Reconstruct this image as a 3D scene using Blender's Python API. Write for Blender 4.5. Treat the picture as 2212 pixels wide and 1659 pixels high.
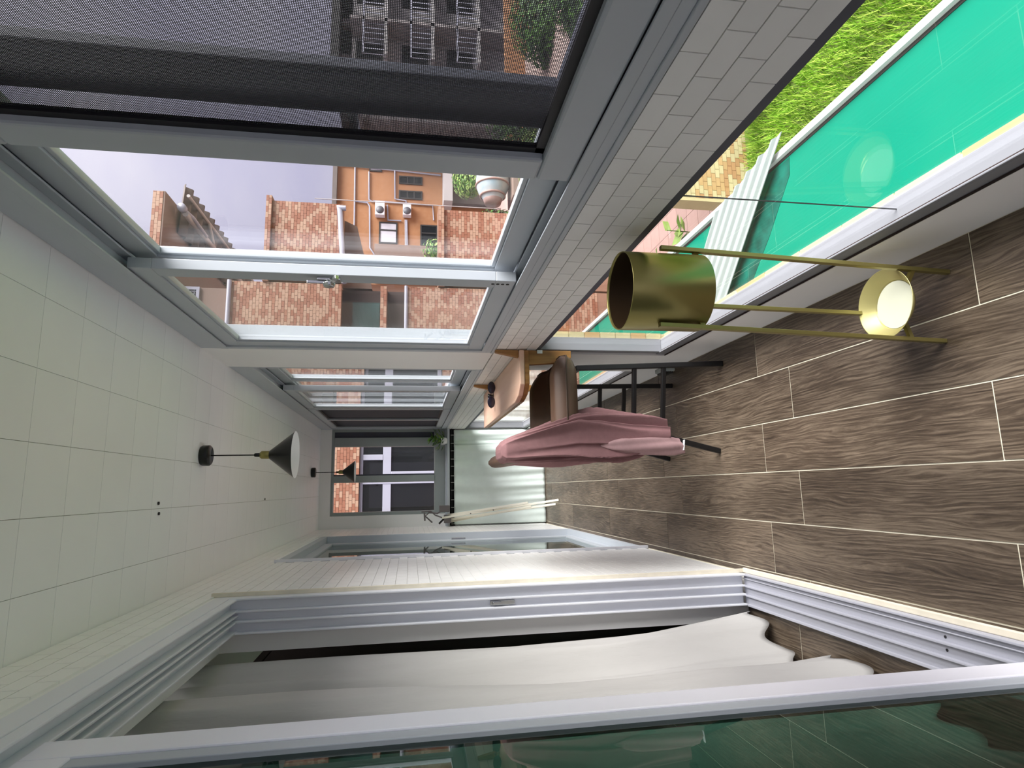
import bpy, math, random
from mathutils import Vector, Matrix
random.seed(7)
S = bpy.context.scene
for o in list(bpy.data.objects): bpy.data.objects.remove(o)
COL = S.collection

# ------------------------------------------------------------------ camera
cam_d = bpy.data.cameras.new('camera'); cam = bpy.data.objects.new('camera', cam_d); COL.objects.link(cam)
cam_d.sensor_fit = 'HORIZONTAL'; cam_d.sensor_width = 36.0; cam_d.lens = 1300.0 / 2212.0 * 36.0
cam_d.clip_start = 0.02; cam_d.clip_end = 500
cx = Vector((-0.02095558, -0.16513458, -0.98604839)); cy = Vector((0.98528661, -0.17073869, 0.0076544)); cz = Vector((-0.16962062, -0.97137988, 0.16628282))
cam.matrix_world = Matrix(((cx.x, cy.x, cz.x, 0), (cx.y, cy.y, cz.y, 0), (cx.z, cy.z, cz.z, 1.45), (0, 0, 0, 1)))
S.camera = cam
# ------------------------------------------------------------------ view, sky, sun
S.view_settings.view_transform = 'Standard'; S.view_settings.look = 'None'; S.view_settings.gamma = 1.0
S.view_settings.use_curve_mapping = False
S.view_settings.exposure = 1.50
S.cycles.max_bounces = 16; S.cycles.diffuse_bounces = 10; S.cycles.transparent_max_bounces = 32
W = bpy.data.worlds.new('sky'); S.world = W; W.use_nodes = True
wn = W.node_tree.nodes; wl = W.node_tree.links; wn.clear()
w_out = wn.new('ShaderNodeOutputWorld'); w_bg = wn.new('ShaderNodeBackground'); w_tc = wn.new('ShaderNodeTexCoord')
w_map = wn.new('ShaderNodeMapping'); w_map.inputs['Scale'].default_value = (1.6, 1.6, 4.0)
w_no = wn.new('ShaderNodeTexNoise'); w_no.inputs['Scale'].default_value = 1.7; w_no.inputs['Detail'].default_value = 5
w_rp = wn.new('ShaderNodeValToRGB')
w_rp.color_ramp.elements[0].position = 0.34; w_rp.color_ramp.elements[0].color = (0.70, 0.68, 0.93, 1)
w_rp.color_ramp.elements[1].position = 0.66; w_rp.color_ramp.elements[1].color = (0.90, 0.87, 1.02, 1)
wl.new(w_tc.outputs['Generated'], w_map.inputs['Vector']); wl.new(w_map.outputs['Vector'], w_no.inputs['Vector'])
wl.new(w_no.outputs['Fac'], w_rp.inputs['Fac'])
# overcast sky: luminance grows from the horizon to the zenith as (1 + 2 sin e) / 3
w_sx = wn.new('ShaderNodeSeparateXYZ'); wl.new(w_tc.outputs['Generated'], w_sx.inputs[0])
w_mr = wn.new('ShaderNodeMapRange'); w_mr.inputs['From Min'].default_value = 0; w_mr.inputs['From Max'].default_value = 1
w_mr.inputs['To Min'].default_value = 1.0; w_mr.inputs['To Max'].default_value = 2.4; wl.new(w_sx.outputs['Z'], w_mr.inputs['Value'])
w_ms = wn.new('ShaderNodeVectorMath'); w_ms.operation = 'SCALE'; wl.new(w_rp.outputs['Color'], w_ms.inputs[0]); wl.new(w_mr.outputs['Result'], w_ms.inputs['Scale'])
wl.new(w_ms.outputs[0], w_bg.inputs['Color'])
w_bg.inputs['Strength'].default_value = 0.245
wl.new(w_bg.outputs['Background'], w_out.inputs['Surface'])
sun_d = bpy.data.lights.new('sun', 'SUN'); sun = bpy.data.objects.new('sun', sun_d); COL.objects.link(sun)
sun_d.energy = 4.6; sun_d.angle = math.radians(55); sun_d.color = (1.0, 0.985, 0.965)
sun.rotation_euler = Vector((-0.75, 0.42, -0.80)).to_track_quat('-Z', 'Y').to_euler()

# ------------------------------------------------------------------ materials
MATS = {}
def lin(r, g, b):
    f = lambda c: (c / 255) / 12.92 if c / 255 <= 0.04045 else ((c / 255 + 0.055) / 1.055) ** 2.4
    return (f(r), f(g), f(b), 1)
def mat(name, rgb, rough=0.5, metal=0.0, vary=0.0, scale=8.0, bump=0.0, stretch=(1, 1, 1), rgb2=None, spec=0.5, per_object=0.0, trans=0.0):
    m = bpy.data.materials.new(name); m.use_nodes = True; nt = m.node_tree; b = nt.nodes['Principled BSDF']
    col = lin(*rgb); b.inputs['Base Color'].default_value = col; b.inputs['Roughness'].default_value = rough
    b.inputs['Metallic'].default_value = metal; b.inputs['Specular IOR Level'].default_value = spec
    if trans: b.inputs['Transmission Weight'].default_value = trans
    src = None
    if vary or bump or rgb2:
        tc = nt.nodes.new('ShaderNodeTexCoord'); mp = nt.nodes.new('ShaderNodeMapping'); mp.inputs['Scale'].default_value = stretch
        nz = nt.nodes.new('ShaderNodeTexNoise'); nz.inputs['Scale'].default_value = scale; nz.inputs['Detail'].default_value = 4
        nt.links.new(tc.outputs['Object'], mp.inputs['Vector']); nt.links.new(mp.outputs['Vector'], nz.inputs['Vector'])
        if vary or rgb2:
            rp = nt.nodes.new('ShaderNodeValToRGB'); rp.color_ramp.elements[0].position = 0.3; rp.color_ramp.elements[1].position = 0.7
            c2 = lin(*rgb2) if rgb2 else tuple(min(1, c * (1 + vary)) for c in col[:3]) + (1,)
            rp.color_ramp.elements[0].color = col if rgb2 else tuple(c * (1 - vary) for c in col[:3]) + (1,)
            rp.color_ramp.elements[1].color = c2
            nt.links.new(nz.outputs['Fac'], rp.inputs['Fac']); src = rp.outputs['Color']
        if bump:
            bp = nt.nodes.new('ShaderNodeBump'); bp.inputs['Strength'].default_value = bump; bp.inputs['Distance'].default_value = 0.01
            nt.links.new(nz.outputs['Fac'], bp.inputs['Height']); nt.links.new(bp.outputs['Normal'], b.inputs['Normal'])
    if per_object:
        oi = nt.nodes.new('ShaderNodeObjectInfo'); mr = nt.nodes.new('ShaderNodeMapRange')
        mr.inputs['To Min'].default_value = 1 - per_object; mr.inputs['To Max'].default_value = 1 + per_object
        nt.links.new(oi.outputs['Random'], mr.inputs['Value'])
        hs = nt.nodes.new('ShaderNodeHueSaturation'); nt.links.new(mr.outputs['Result'], hs.inputs['Value'])
        if src: nt.links.new(src, hs.inputs['Color'])
        else: hs.inputs['Color'].default_value = col
        src = hs.outputs['Color']
    if src: nt.links.new(src, b.inputs['Base Color'])
    MATS[name] = m; return m
def glass(name, tint, f0=0.04, rough=0.0):
    m = bpy.data.materials.new(name); m.use_nodes = True; nt = m.node_tree; nt.nodes.clear()
    out = nt.nodes.new('ShaderNodeOutputMaterial'); mx = nt.nodes.new('ShaderNodeMixShader')
    tr = nt.nodes.new('ShaderNodeBsdfTransparent'); tr.inputs['Color'].default_value = tint + (1,)
    gl = nt.nodes.new('ShaderNodeBsdfGlossy'); gl.inputs['Roughness'].default_value = rough
    lw = nt.nodes.new('ShaderNodeLayerWeight'); lw.inputs['Blend'].default_value = 0.5     # Schlick reflectance, same from both sides of the sheet
    pw = nt.nodes.new('ShaderNodeMath'); pw.operation = 'POWER'; pw.inputs[1].default_value = 5.0
    ml = nt.nodes.new('ShaderNodeMath'); ml.operation = 'MULTIPLY_ADD'; ml.use_clamp = True; ml.inputs[1].default_value = (1 - f0); ml.inputs[2].default_value = f0
    nt.links.new(lw.outputs['Facing'], pw.inputs[0]); nt.links.new(pw.outputs[0], ml.inputs[0]); nt.links.new(ml.outputs['Value'], mx.inputs['Fac'])
    nt.links.new(tr.outputs['BSDF'], mx.inputs[1]); nt.links.new(gl.outputs['BSDF'], mx.inputs[2]); nt.links.new(mx.outputs['Shader'], out.inputs['Surface'])
    MATS[name] = m; return m
def wood_plank(name, dark, mid, light, rough=0.42):
    m = bpy.data.materials.new(name); m.use_nodes = True; nt = m.node_tree; b = nt.nodes['Principled BSDF']; N = nt.nodes.new; L = nt.links.new
    tc = N('ShaderNodeTexCoord'); oi = N('ShaderNodeObjectInfo'); ad = N('ShaderNodeVectorMath'); ad.operation = 'MULTIPLY_ADD'
    ad.inputs[1].default_value = (1, 1, 1)
    sc = N('ShaderNodeVectorMath'); sc.operation = 'SCALE'; sc.inputs['Scale'].default_value = 37.0
    cb = N('ShaderNodeCombineXYZ'); L(oi.outputs['Random'], cb.inputs[0]); L(oi.outputs['Random'], cb.inputs[1]); L(oi.outputs['Random'], cb.inputs[2])
    L(cb.outputs[0], sc.inputs[0]); L(tc.outputs['Object'], ad.inputs[0]); L(sc.outputs[0], ad.inputs[2])
    # slow sideways drift bends the grain into cathedral arches and closed knots
    mpd = N('ShaderNodeMapping'); mpd.inputs['Scale'].default_value = (1.0, 0.17, 1.0); L(ad.outputs[0], mpd.inputs['Vector'])
    nd = N('ShaderNodeTexNoise'); nd.inputs['Scale'].default_value = 9; nd.inputs['Detail'].default_value = 2.5; L(mpd.outputs[0], nd.inputs['Vector'])
    md = N('ShaderNodeMath'); md.operation = 'MULTIPLY_ADD'; md.inputs[1].default_value = 0.11; L(nd.outputs['Fac'], md.inputs[0])
    sx = N('ShaderNodeSeparateXYZ'); L(ad.outputs[0], sx.inputs[0]); L(sx.outputs['X'], md.inputs[2])
    cx_ = N('ShaderNodeCombineXYZ'); L(md.outputs[0], cx_.inputs[0]); L(sx.outputs['Y'], cx_.inputs[1]); L(sx.outputs['Z'], cx_.inputs[2])
    wv = N('ShaderNodeTexWave'); wv.wave_type = 'BANDS'; wv.bands_direction = 'X'; wv.inputs['Scale'].default_value = 26
    wv.inputs['Distortion'].default_value = 1.2; wv.inputs['Detail'].default_value = 2; wv.inputs['Detail Scale'].default_value = 2.0
    L(cx_.outputs[0], wv.inputs['Vector'])
    mp2 = N('ShaderNodeMapping'); mp2.inputs['Scale'].default_value = (1.0, 0.035, 1.0); L(cx_.outputs[0], mp2.inputs['Vector'])
    n2 = N('ShaderNodeTexNoise'); n2.inputs['Scale'].default_value = 240; n2.inputs['Detail'].default_value = 4; n2.inputs['Roughness'].default_value = 0.65; L(mp2.outputs[0], n2.inputs['Vector'])
    mp1 = N('ShaderNodeMapping'); mp1.inputs['Scale'].default_value = (1.0, 0.25, 1.0); L(ad.outputs[0], mp1.inputs['Vector'])
    n1 = N('ShaderNodeTexNoise'); n1.inputs['Scale'].default_value = 7; n1.inputs['Detail'].default_value = 5; L(mp1.outputs[0], n1.inputs['Vector'])
    m1 = N('ShaderNodeMath'); m1.operation = 'MULTIPLY_ADD'; m1.inputs[1].default_value = 0.08; m1.inputs[2].default_value = -0.16; L(wv.outputs['Fac'], m1.inputs[0])
    m2 = N('ShaderNodeMath'); m2.operation = 'MULTIPLY_ADD'; m2.inputs[1].default_value = 0.50; L(n1.outputs['Fac'], m2.inputs[0]); L(m1.outputs[0], m2.inputs[2])
    m3 = N('ShaderNodeMath'); m3.operation = 'MULTIPLY_ADD'; m3.inputs[1].default_value = 0.76; L(n2.outputs['Fac'], m3.inputs[0]); L(m2.outputs[0], m3.inputs[2])
    rp = N('ShaderNodeValToRGB'); e = rp.color_ramp.elements; e[0].position = 0.26; e[0].color = lin(*dark); e[1].position = 0.66; e[1].color = lin(*light)
    k = e.new(0.46); k.color = lin(*mid); L(m3.outputs[0], rp.inputs['Fac'])
    hs = N('ShaderNodeHueSaturation'); mr = N('ShaderNodeMapRange'); mr.inputs['To Min'].default_value = 0.85; mr.inputs['To Max'].default_value = 1.15
    L(oi.outputs['Random'], mr.inputs['Value']); L(mr.outputs[0], hs.inputs['Value']); L(rp.outputs['Color'], hs.inputs['Color']); L(hs.outputs['Color'], b.inputs['Base Color'])
    b.inputs['Roughness'].default_value = rough; b.inputs['Specular IOR Level'].default_value = 0.45
    bp = N('ShaderNodeBump'); bp.inputs['Strength'].default_value = 0.15; bp.inputs['Distance'].default_value = 0.003; L(m3.outputs[0], bp.inputs['Height']); L(bp.outputs[0], b.inputs['Normal'])
    MATS[name] = m; return m

wood_plank('plank', (42, 33, 26), (77, 65, 53), (118, 104, 88))
mat('grout', (232, 226, 204), 0.8, vary=0.08, scale=20)
mat('ceiling_tile', (242, 244, 245), 0.45, vary=0.015, scale=3)
mat('ceiling_grout', (150, 150, 138), 0.8, vary=0.05)
mat('wall_white', (242, 242, 240), 0.55, vary=0.015, scale=3)
mat('tile_white', (240, 240, 237), 0.35, vary=0.02, scale=6, per_object=0.02)
mat('tile_grout', (150, 152, 140), 0.8, vary=0.05)
mat('alu', (184, 190, 196), 0.42, 0.0, vary=0.015, scale=5)
mat('alu_dark', (150, 158, 156), 0.45, vary=0.02, scale=5)
mat('alu_white', (226, 228, 234), 0.35, vary=0.015, scale=5)
mat('alu_step', (172, 173, 182), 0.4, vary=0.02)
mat('alu_leaf', (243, 243, 250), 0.35, vary=0.01)
mat('alu_sill', (134, 136, 140), 0.4, vary=0.02)
mat('track_dark', (44, 42, 40), 0.5, vary=0.1)
mat('post_dark', (74, 76, 88), 0.5, vary=0.04)
mat('rubber', (28, 26, 30), 0.6, vary=0.1)
mat('screen_wire', (40, 40, 46), 0.6, vary=0.1)
glass('pane_glass', (0.985, 0.985, 0.985), 0.02)
glass('green_glass', (0.26, 0.44, 0.37), 0.06)
glass('door_glass', (0.80, 0.88, 0.85), 0.06)
mat('steel', (205, 207, 206), 0.25, 1.0, vary=0.03)
mat('brass', (150, 140, 84), 0.33, 0.75, vary=0.05, scale=4)
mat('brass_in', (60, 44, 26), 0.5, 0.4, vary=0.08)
mat('dish_white', (196, 198, 178), 0.3, vary=0.03, scale=12)
mat('dish_gold', (176, 168, 112), 0.3, 0.6, vary=0.04)
mat('black_metal', (20, 19, 19), 0.45, 0.2, vary=0.1)
mat('leather', (98, 74, 58), 0.5, vary=0.10, scale=14, bump=0.05)
mat('leather_dark', (80, 60, 46), 0.55, vary=0.10, scale=14, bump=0.05)
mat('pink_cloth', (132, 98, 99), 0.9, vary=0.05, scale=40, bump=0.12, spec=0.2)
mat('pink_light', (158, 128, 128), 0.9, vary=0.05, scale=40, bump=0.12, spec=0.2)
mat('oak', (226, 184, 158), 0.45, rgb2=(236, 200, 176), scale=30, stretch=(1, 0.06, 1))
mat('oak_edge', (176, 130, 70), 0.5, rgb2=(140, 96, 48), scale=40, stretch=(1, 1, 0.08))
mat('black_plastic', (16, 14, 16), 0.2, vary=0.1)
mat('lens', (40, 34, 52), 0.12, vary=0.1)
mat('lamp_black', (18, 20, 18), 0.3, 0.2, vary=0.1, scale=20)
mat('lamp_white', (232, 236, 238), 0.5, vary=0.02)
mat('cloth_white', (184, 182, 178), 0.9, vary=0.02, scale=26, bump=0.35, spec=0.2, stretch=(1, 1, 0.25))
mat('cloth_cool', (226, 238, 232), 0.85, vary=0.02, scale=20, bump=0.05, spec=0.2)
mat('gap_black', (12, 11, 10), 0.8, vary=0.1)
mat('room_wall', (96, 76, 56), 0.7, vary=0.05)
mat('room_dark', (52, 38, 34), 0.7, vary=0.05)
mat('mastic', (222, 214, 194), 0.7, vary=0.08, scale=20)
mat('rack_white', (234, 230, 212), 0.5, vary=0.02)
mat('rack_grey', (104, 98, 98), 0.5, vary=0.05)
mat('leaf', (74, 116, 34), 0.5, vary=0.3, scale=10)
mat('leaf_pale', (140, 168, 84), 0.5, vary=0.2, scale=10)
mat('leaf_dark', (58, 82, 48), 0.6, vary=0.3, scale=10)
mat('bark', (96, 82, 66), 0.9, vary=0.2)
mat('ceramic_white', (228, 228, 230), 0.3, vary=0.02)
# outside
mat('teal', (0, 124, 98), 0.5, vary=0.05, scale=2.0, spec=0.15)
mat('teal_shade', (14, 84, 70), 0.4, vary=0.5, scale=12, spec=0.2)
mat('trim_white', (200, 202, 202), 0.4, vary=0.01)
mat('sheet_white', (160, 170, 166), 0.5, vary=0.02, scale=5)
mat('stone_cream', (196, 184, 140), 0.6, vary=0.05, scale=10, per_object=0.05)
mat('stone_tan', (188, 156, 108), 0.6, vary=0.05, scale=10, per_object=0.05)
mat('paver', (160, 132, 122), 0.7, vary=0.05, scale=6, per_object=0.06)
mat('paver_grout', (176, 150, 140), 0.9, vary=0.05)
mat('soil', (88, 104, 40), 0.95, vary=0.2)
mat('grass', (116, 160, 40), 0.7, vary=0.25, scale=3, spec=0.2)
mat('grass2', (176, 204, 84), 0.7, vary=0.2, scale=3, spec=0.2)
mat('brick_red', (140, 90, 66), 0.6, vary=0.06, scale=6, per_object=0.05)
mat('brick_red2', (146, 98, 74), 0.6, vary=0.06, scale=6, per_object=0.05)
mat('brick_cream', (166, 132, 108), 0.6, vary=0.04, scale=6, per_object=0.04)
mat('brick_tan', (180, 140, 96), 0.6, vary=0.05, per_object=0.05)
mat('brick_back', (138, 104, 84), 0.8, vary=0.05)
mat('render_brown', (128, 108, 96), 0.8, vary=0.08, scale=2)
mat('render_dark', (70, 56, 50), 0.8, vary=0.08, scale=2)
mat('pvc', (158, 158, 170), 0.35, vary=0.01)
mat('dark_glass', (14, 18, 18), 0.25, vary=0.2, scale=2)
mat('green_window', (58, 84, 80), 0.2, vary=0.2, scale=3)
mat('green_drape', (30, 62, 56), 0.7, vary=0.25, scale=4, stretch=(4, 1, 0.3))
mat('orange_wall', (158, 110, 72), 0.8, rgb2=(166, 120, 84), scale=6)
mat('grey_wall', (168, 164, 162), 0.8, vary=0.10, scale=0.7)
mat('grey_wall2', (140, 132, 130), 0.8, vary=0.10, scale=0.7)
mat('curtain_grey', (196, 194, 200), 0.8, vary=0.06, scale=3, stretch=(6, 1, 1))
mat('ac_white', (226, 222, 224), 0.5, vary=0.02)
mat('ac_fan', (92, 92, 96), 0.5, vary=0.1)
mat('roof_metal', (96, 86, 80), 0.6, vary=0.1, scale=3)
mat('jar_blue', (142, 168, 176), 0.35, rgb2=(196, 196, 190), scale=3)
mat('jar_brown', (146, 116, 106), 0.5, vary=0.1)
mat('pole_grey', (170, 164, 160), 0.5, vary=0.05)
mat('flower_yellow', (240, 196, 40), 0.6, vary=0.05)

# ------------------------------------------------------------------ mesh helpers
class MB:
    def __init__(s): s.v = []; s.f = []; s.m = []; s.smooth = []
    def add(s, vs, fs, mi=0, sm=False):
        n = len(s.v); s.v += [tuple(v) for v in vs]
        for f in fs: s.f.append(tuple(n + i for i in f)); s.m.append(mi); s.smooth.append(sm)
        return s
    def box(s, x0, x1, y0, y1, z0, z1, mi=0):
        v = [(x0, y0, z0), (x1, y0, z0), (x1, y1, z0), (x0, y1, z0), (x0, y0, z1), (x1, y0, z1), (x1, y1, z1), (x0, y1, z1)]
        return s.add(v, [(0, 3, 2, 1), (4, 5, 6, 7), (0, 1, 5, 4), (1, 2, 6, 5), (2, 3, 7, 6), (3, 0, 4, 7)], mi)
    def bar(s, a, b, w, h, up=(0, 0, 1), mi=0):
        a = Vector(a); b = Vector(b); d = (b - a).normalized(); u = Vector(up)
        if abs(d.dot(u)) > 0.95: u = Vector((0, 1, 0))
        r = d.cross(u).normalized(); u = r.cross(d).normalized(); r *= w / 2; u *= h / 2
        v = [a - r - u, a + r - u, a + r + u, a - r + u, b - r - u, b + r - u, b + r + u, b - r + u]
        return s.add(v, [(0, 3, 2, 1), (4, 5, 6, 7), (0, 1, 5, 4), (1, 2, 6, 5), (2, 3, 7, 6), (3, 0, 4, 7)], mi)
    def tube(s, pts, r, n=10, mi=0, cap=True):
        pts = [Vector(p) for p in pts]; rs = r if isinstance(r, (list, tuple)) else [r] * len(pts)
        rings = []; prev = None
        for i, p in enumerate(pts):
            d = (pts[min(i + 1, len(pts) - 1)] - pts[max(i - 1, 0)]).normalized()
            if prev is None:
                u = Vector((0, 0, 1)) if abs(d.z) < 0.9 else Vector((1, 0, 0)); a = d.cross(u).normalized()
            else: a = (prev - d * prev.dot(d)).normalized()
            prev = a; b = d.cross(a)
            rings.append([p + (a * math.cos(t) + b * math.sin(t)) * rs[i] for t in [2 * math.pi * k / n for k in range(n)]])
        v = [q for R in rings for q in R]; f = []
        for i in range(len(pts) - 1):
            for k in range(n): f.append((i * n + k, i * n + (k + 1) % n, (i + 1) * n + (k + 1) % n, (i + 1) * n + k))
        s.add(v, f, mi, True)
        if cap:
            s.add(rings[0], [tuple(range(n))[::-1]], mi); s.add(rings[-1], [tuple(range(n))], mi)
        return s
    def lathe(s, prof, c=(0, 0, 0), n=32, mi=0, axis='z', sm=True):
        v = []; f = []
        for (r, h) in prof:
            for k in range(n):
                t = 2 * math.pi * k / n; a, b = r * math.cos(t), r * math.sin(t)
                v.append((c[0] + a, c[1] + b, c[2] + h) if axis == 'z' else ((c[0] + h, c[1] + a, c[2] + b) if axis == 'x' else (c[0] + a, c[1] + h, c[2] + b)))
        for i in range(len(prof) - 1):
            for k in range(n): f.append((i * n + k, i * n + (k + 1) % n, (i + 1) * n + (k + 1) % n, (i + 1) * n + k))
        return s.add(v, f, mi, sm)
    def grid(s, fn, nu, nv, mi=0, closed=False):
        v = [fn(i / (nu - 1), j / (nv - 1)) for j in range(nv) for i in range(nu)]; f = []
        for j in range(nv - 1):
            for i in range(nu - 1): f.append((j * nu + i, j * nu + i + 1, (j + 1) * nu + i + 1, (j + 1) * nu + i))
        return s.add(v, f, mi, True)
    def prism(s, poly, a, b, axis='y', mi=0):
        def P(p, t): return (p[0], t, p[1]) if axis == 'y' else ((t, p[0], p[1]) if axis == 'x' else (p[0], p[1], t))
        n = len(poly); v = [P(p, a) for p in poly] + [P(p, b) for p in poly]
        f = [tuple(range(n)), tuple(range(2 * n - 1, n - 1, -1))] + [(i, n + i, n + (i + 1) % n, (i + 1) % n) for i in range(n)]
        return s.add(v, f, mi)
    def mesh(s, name, mats):
        me = bpy.data.meshes.new(name); me.from_pydata(s.v, [], s.f); mats = mats if isinstance(mats, (list, tuple)) else [mats]
        for m in mats: me.materials.append(MATS[m])
        me.polygons.foreach_set('material_index', s.m); me.polygons.foreach_set('use_smooth', s.smooth); me.update()
        return me
    def build(s, name, mats, parent=None, bevel=0.0, solid=0.0, loc=None):
        return link(name, s.mesh(name, mats), parent, bevel, solid, loc)
def link(name, me, parent=None, bevel=0.0, solid=0.0, loc=None):
    o = bpy.data.objects.new(name, me); COL.objects.link(o)
    if loc: o.location = loc
    if parent: o.parent = parent
    if solid:
        md = o.modifiers.new('solid', 'SOLIDIFY'); md.thickness = solid; md.offset = 0
    if bevel:
        md = o.modifiers.new('bevel', 'BEVEL'); md.width = bevel; md.segments = 2; md.limit_method = 'ANGLE'
    return o
def thing(name, label=None, cat=None, group=None, kind=None):
    o = bpy.data.objects.new(name, None); COL.objects.link(o); o.empty_display_size = 0.1
    return tag(o, label, cat, group, kind)
def tag(o, label=None, cat=None, group=None, kind=None):
    if label: o['label'] = label
    if cat: o['category'] = cat
    if group: o['group'] = group
    if kind: o['kind'] = kind
    return o
def copy_tree(o, dloc, parent=None):
    c = o.copy(); COL.objects.link(c); c.parent = parent
    if parent is None: c.location = o.location + Vector(dloc)
    for ch in o.children: copy_tree(ch, dloc, c)
    return c
SM = lambda t: t * t * (3 - 2 * t)
def lerp(a, b, t): return a + (b - a) * t
def interp(pts, t):
    if t <= pts[0][0]: return pts[0][1]
    for (a, b), (c, d) in zip(pts, pts[1:]):
        if t <= c: return lerp(b, d, (t - a) / (c - a))
    return pts[-1][1]

XR, XL, YN, YF, ZC = 0.64, -0.384, -1.3, 6.55, 2.37
XW = 0.745      # outer face of the window wall

# ------------------------------------------------------------------ floor
fl = MB().box(-0.515, XR, YN, YF, -0.12, -0.002).build('floor', 'grout'); tag(fl, 'balcony floor of long dark wood-look planks with pale grout', kind='structure')
PM = {}
def plank(x0, x1, y0, y1, parent, m='plank'):
    w = round(x1 - x0, 3); l = round(y1 - y0, 3)
    if (w, l, m) not in PM:
        PM[(w, l, m)] = MB().box(-w / 2 + .0022, w / 2 - .0022, -l / 2 + .0022, l / 2 - .0022, -0.012, 0.0).mesh('plank', m)
    return link('plank', PM[(w, l, m)], parent, loc=((x0 + x1) / 2, (y0 + y1) / 2, 0))
rows = [(0.441, XR, 1.278), (0.241, 0.441, 1.065), (0.041, 0.241, 1.278), (-0.159, 0.041, 1.065), (-0.359, -0.159, 1.278), (XL, -0.359, 1.065)]
for x0, x1, off in rows:
    y = off - 1.022 * 3
    while y < YF:
        a, b = max(y, YN), min(y + 1.022, YF)
        if b - a > .03: plank(x0, x1, a, b, fl)
        y += 1.022
# ------------------------------------------------------------------ ceiling
ce = MB().box(-0.5, 0.80, YN, YF + .15, ZC + .004, ZC + .22).build('ceiling', 'ceiling_grout'); tag(ce, 'white tiled balcony ceiling', kind='structure')
CM = {}
xs = [-0.42, -0.233, -0.0495, 0.135, 0.3195, 0.504, 0.66]
for i in range(6):
    y = 1.649 - .189 * 15
    while y < YF - .02:
        a, b = max(y, YN), min(y + .189, YF); w = round(xs[i + 1] - xs[i], 4); l = round(b - a, 3)
        if l > .01:
            if (w, l) not in CM: CM[(w, l)] = MB().box(-w / 2 + .0007, w / 2 - .0007, -l / 2 + .0007, l / 2 - .0007, 0, .006).mesh('ceiling_tile', 'ceiling_tile')
            link('ceiling_tile', CM[(w, l)], ce, loc=((xs[i] + xs[i + 1]) / 2, (a + b) / 2, ZC))
        y += .189
for x, y in ((-.030, 2.46), (-.068, 2.47), (-.04, 4.15)): MB().lathe([(0, -.004), (.006, -.004), (.006, 0), (0, 0)], (x, y, ZC - .0005), 10).build('anchor', 'rubber', ce)
# ------------------------------------------------------------------ right wall: curb, spandrel with tiles, pillar
wr = thing('wall_right', 'white window wall with tiled spandrel above floor-level glazing', kind='structure')
MB().box(XR, XW, YN, YF, -0.12, 0.185).build('curb', 'wall_white', wr)
MB().box(XR + .004, XW, YN, YF, 0.866, 1.062).build('spandrel', 'tile_grout', wr)
MB().box(XR + .001, XW, YN, YF, 0.845, 0.8655).build('lintel', 'post_dark', wr)
MB().box(XR, XW, 2.80, 3.215, 0.185, 0.845).box(XR, XW, 2.80, 3.215, 1.062, ZC).build('pillar', 'wall_white', wr)
def tiles_x(parent, xface, dirx, y0, y1, z0, z1, mats, name, limit, pw=.1, ph=.0478, off0=.048, score=None, skip=None):
    """brick-bond tiles on a wall of constant x; the `limit` biggest in view are objects, the rest one part"""
    L = []; r = 0; z = z1
    while z - ph > z0 - .002:
        y = y0 - pw + (off0 if r % 2 == 0 else off0 + pw / 2) % pw
        while y < y1:
            a, b = max(y, y0), min(y + pw, y1)
            if b - a > .012 and not (skip and skip((a + b) / 2, z - ph / 2)): L.append((a, b, z - ph, z))
            y += pw
        z -= ph; r += 1
    L.sort(key=score or (lambda t: abs(t[0])))
    cache = {}; rest = MB(); g = .0012; th = .006
    for i, (a, b, c, d) in enumerate(L):
        mi = random.choices(range(len(mats)))[0]
        if i < limit:
            k = (round(b - a, 3), mi)
            if k not in cache:
                cache[k] = MB().box(0, dirx * th, -(b - a) / 2 + g, (b - a) / 2 - g, -ph / 2 + g, ph / 2 - g).mesh(name, mats[mi])
            link(name, cache[k], parent, loc=(xface, (a + b) / 2, (c + d) / 2))
        else: rest.box(xface, xface + dirx * th, a + g, b - g, c + g, d - g, mi)
    if rest.v: tag(rest.build(name + '_field', mats, parent), kind='stuff')
tiles_x(wr, XR + .004, -1, 0.30, YF - .005, 0.8665, 1.0575, ['tile_white'], 'wall_tile', 300, score=lambda t: (t[0] < .55) * 10 + t[0])
# sill board on top of the spandrel
tr1 = MB().box(XR - .004, XW, YN, 2.80, 1.0585, 1.072).box(XR - .004, XW, 3.215, YF, 1.0585, 1.072).build('trim_1', 'alu', None, .002); tag(tr1, kind='structure', label='pale metal sill strip under the sliding windows')

# ------------------------------------------------------------------ sliding windows above the spandrel
def sash(parent, name, y0, y1, x0, x1, z0, z1, sw=.055, rw=.065, near=True, far=True, m='alu', pane='pane_glass'):
    b = MB()
    b.box(x0, x1, y0, y1, z0, z0 + rw).box(x0, x1, y0, y1, z1 - rw, z1)
    if near: b.box(x0, x1, y0, y0 + sw, z0 + rw, z1 - rw)
    if far: b.box(x0, x1, y1 - sw, y1, z0 + rw, z1 - rw)
    # glazing bead, a step inside the frame
    xm = (x0 + x1) / 2; g = .012
    b.box(xm - .010, xm + .010, y0 + sw * near, y1 - sw * far, z0 + rw, z0 + rw + g).box(xm - .010, xm + .010, y0 + sw * near, y1 - sw * far, z1 - rw - g, z1 - rw)
    b.box(xm - .010, xm + .010, y0 + sw * near, y0 + sw * near + g, z0 + rw + g, z1 - rw - g).box(xm - .010, xm + .010, y1 - sw * far - g, y1 - sw * far, z0 + rw + g, z1 - rw - g)
    o = b.build(name, m, parent, .002)
    if pane: MB().box(xm - .003, xm + .003, y0 + sw * near + .002, y1 - sw * far - .002, z0 + rw + .002, z1 - rw - .002).build('pane', pane, o)
    return o
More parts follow.
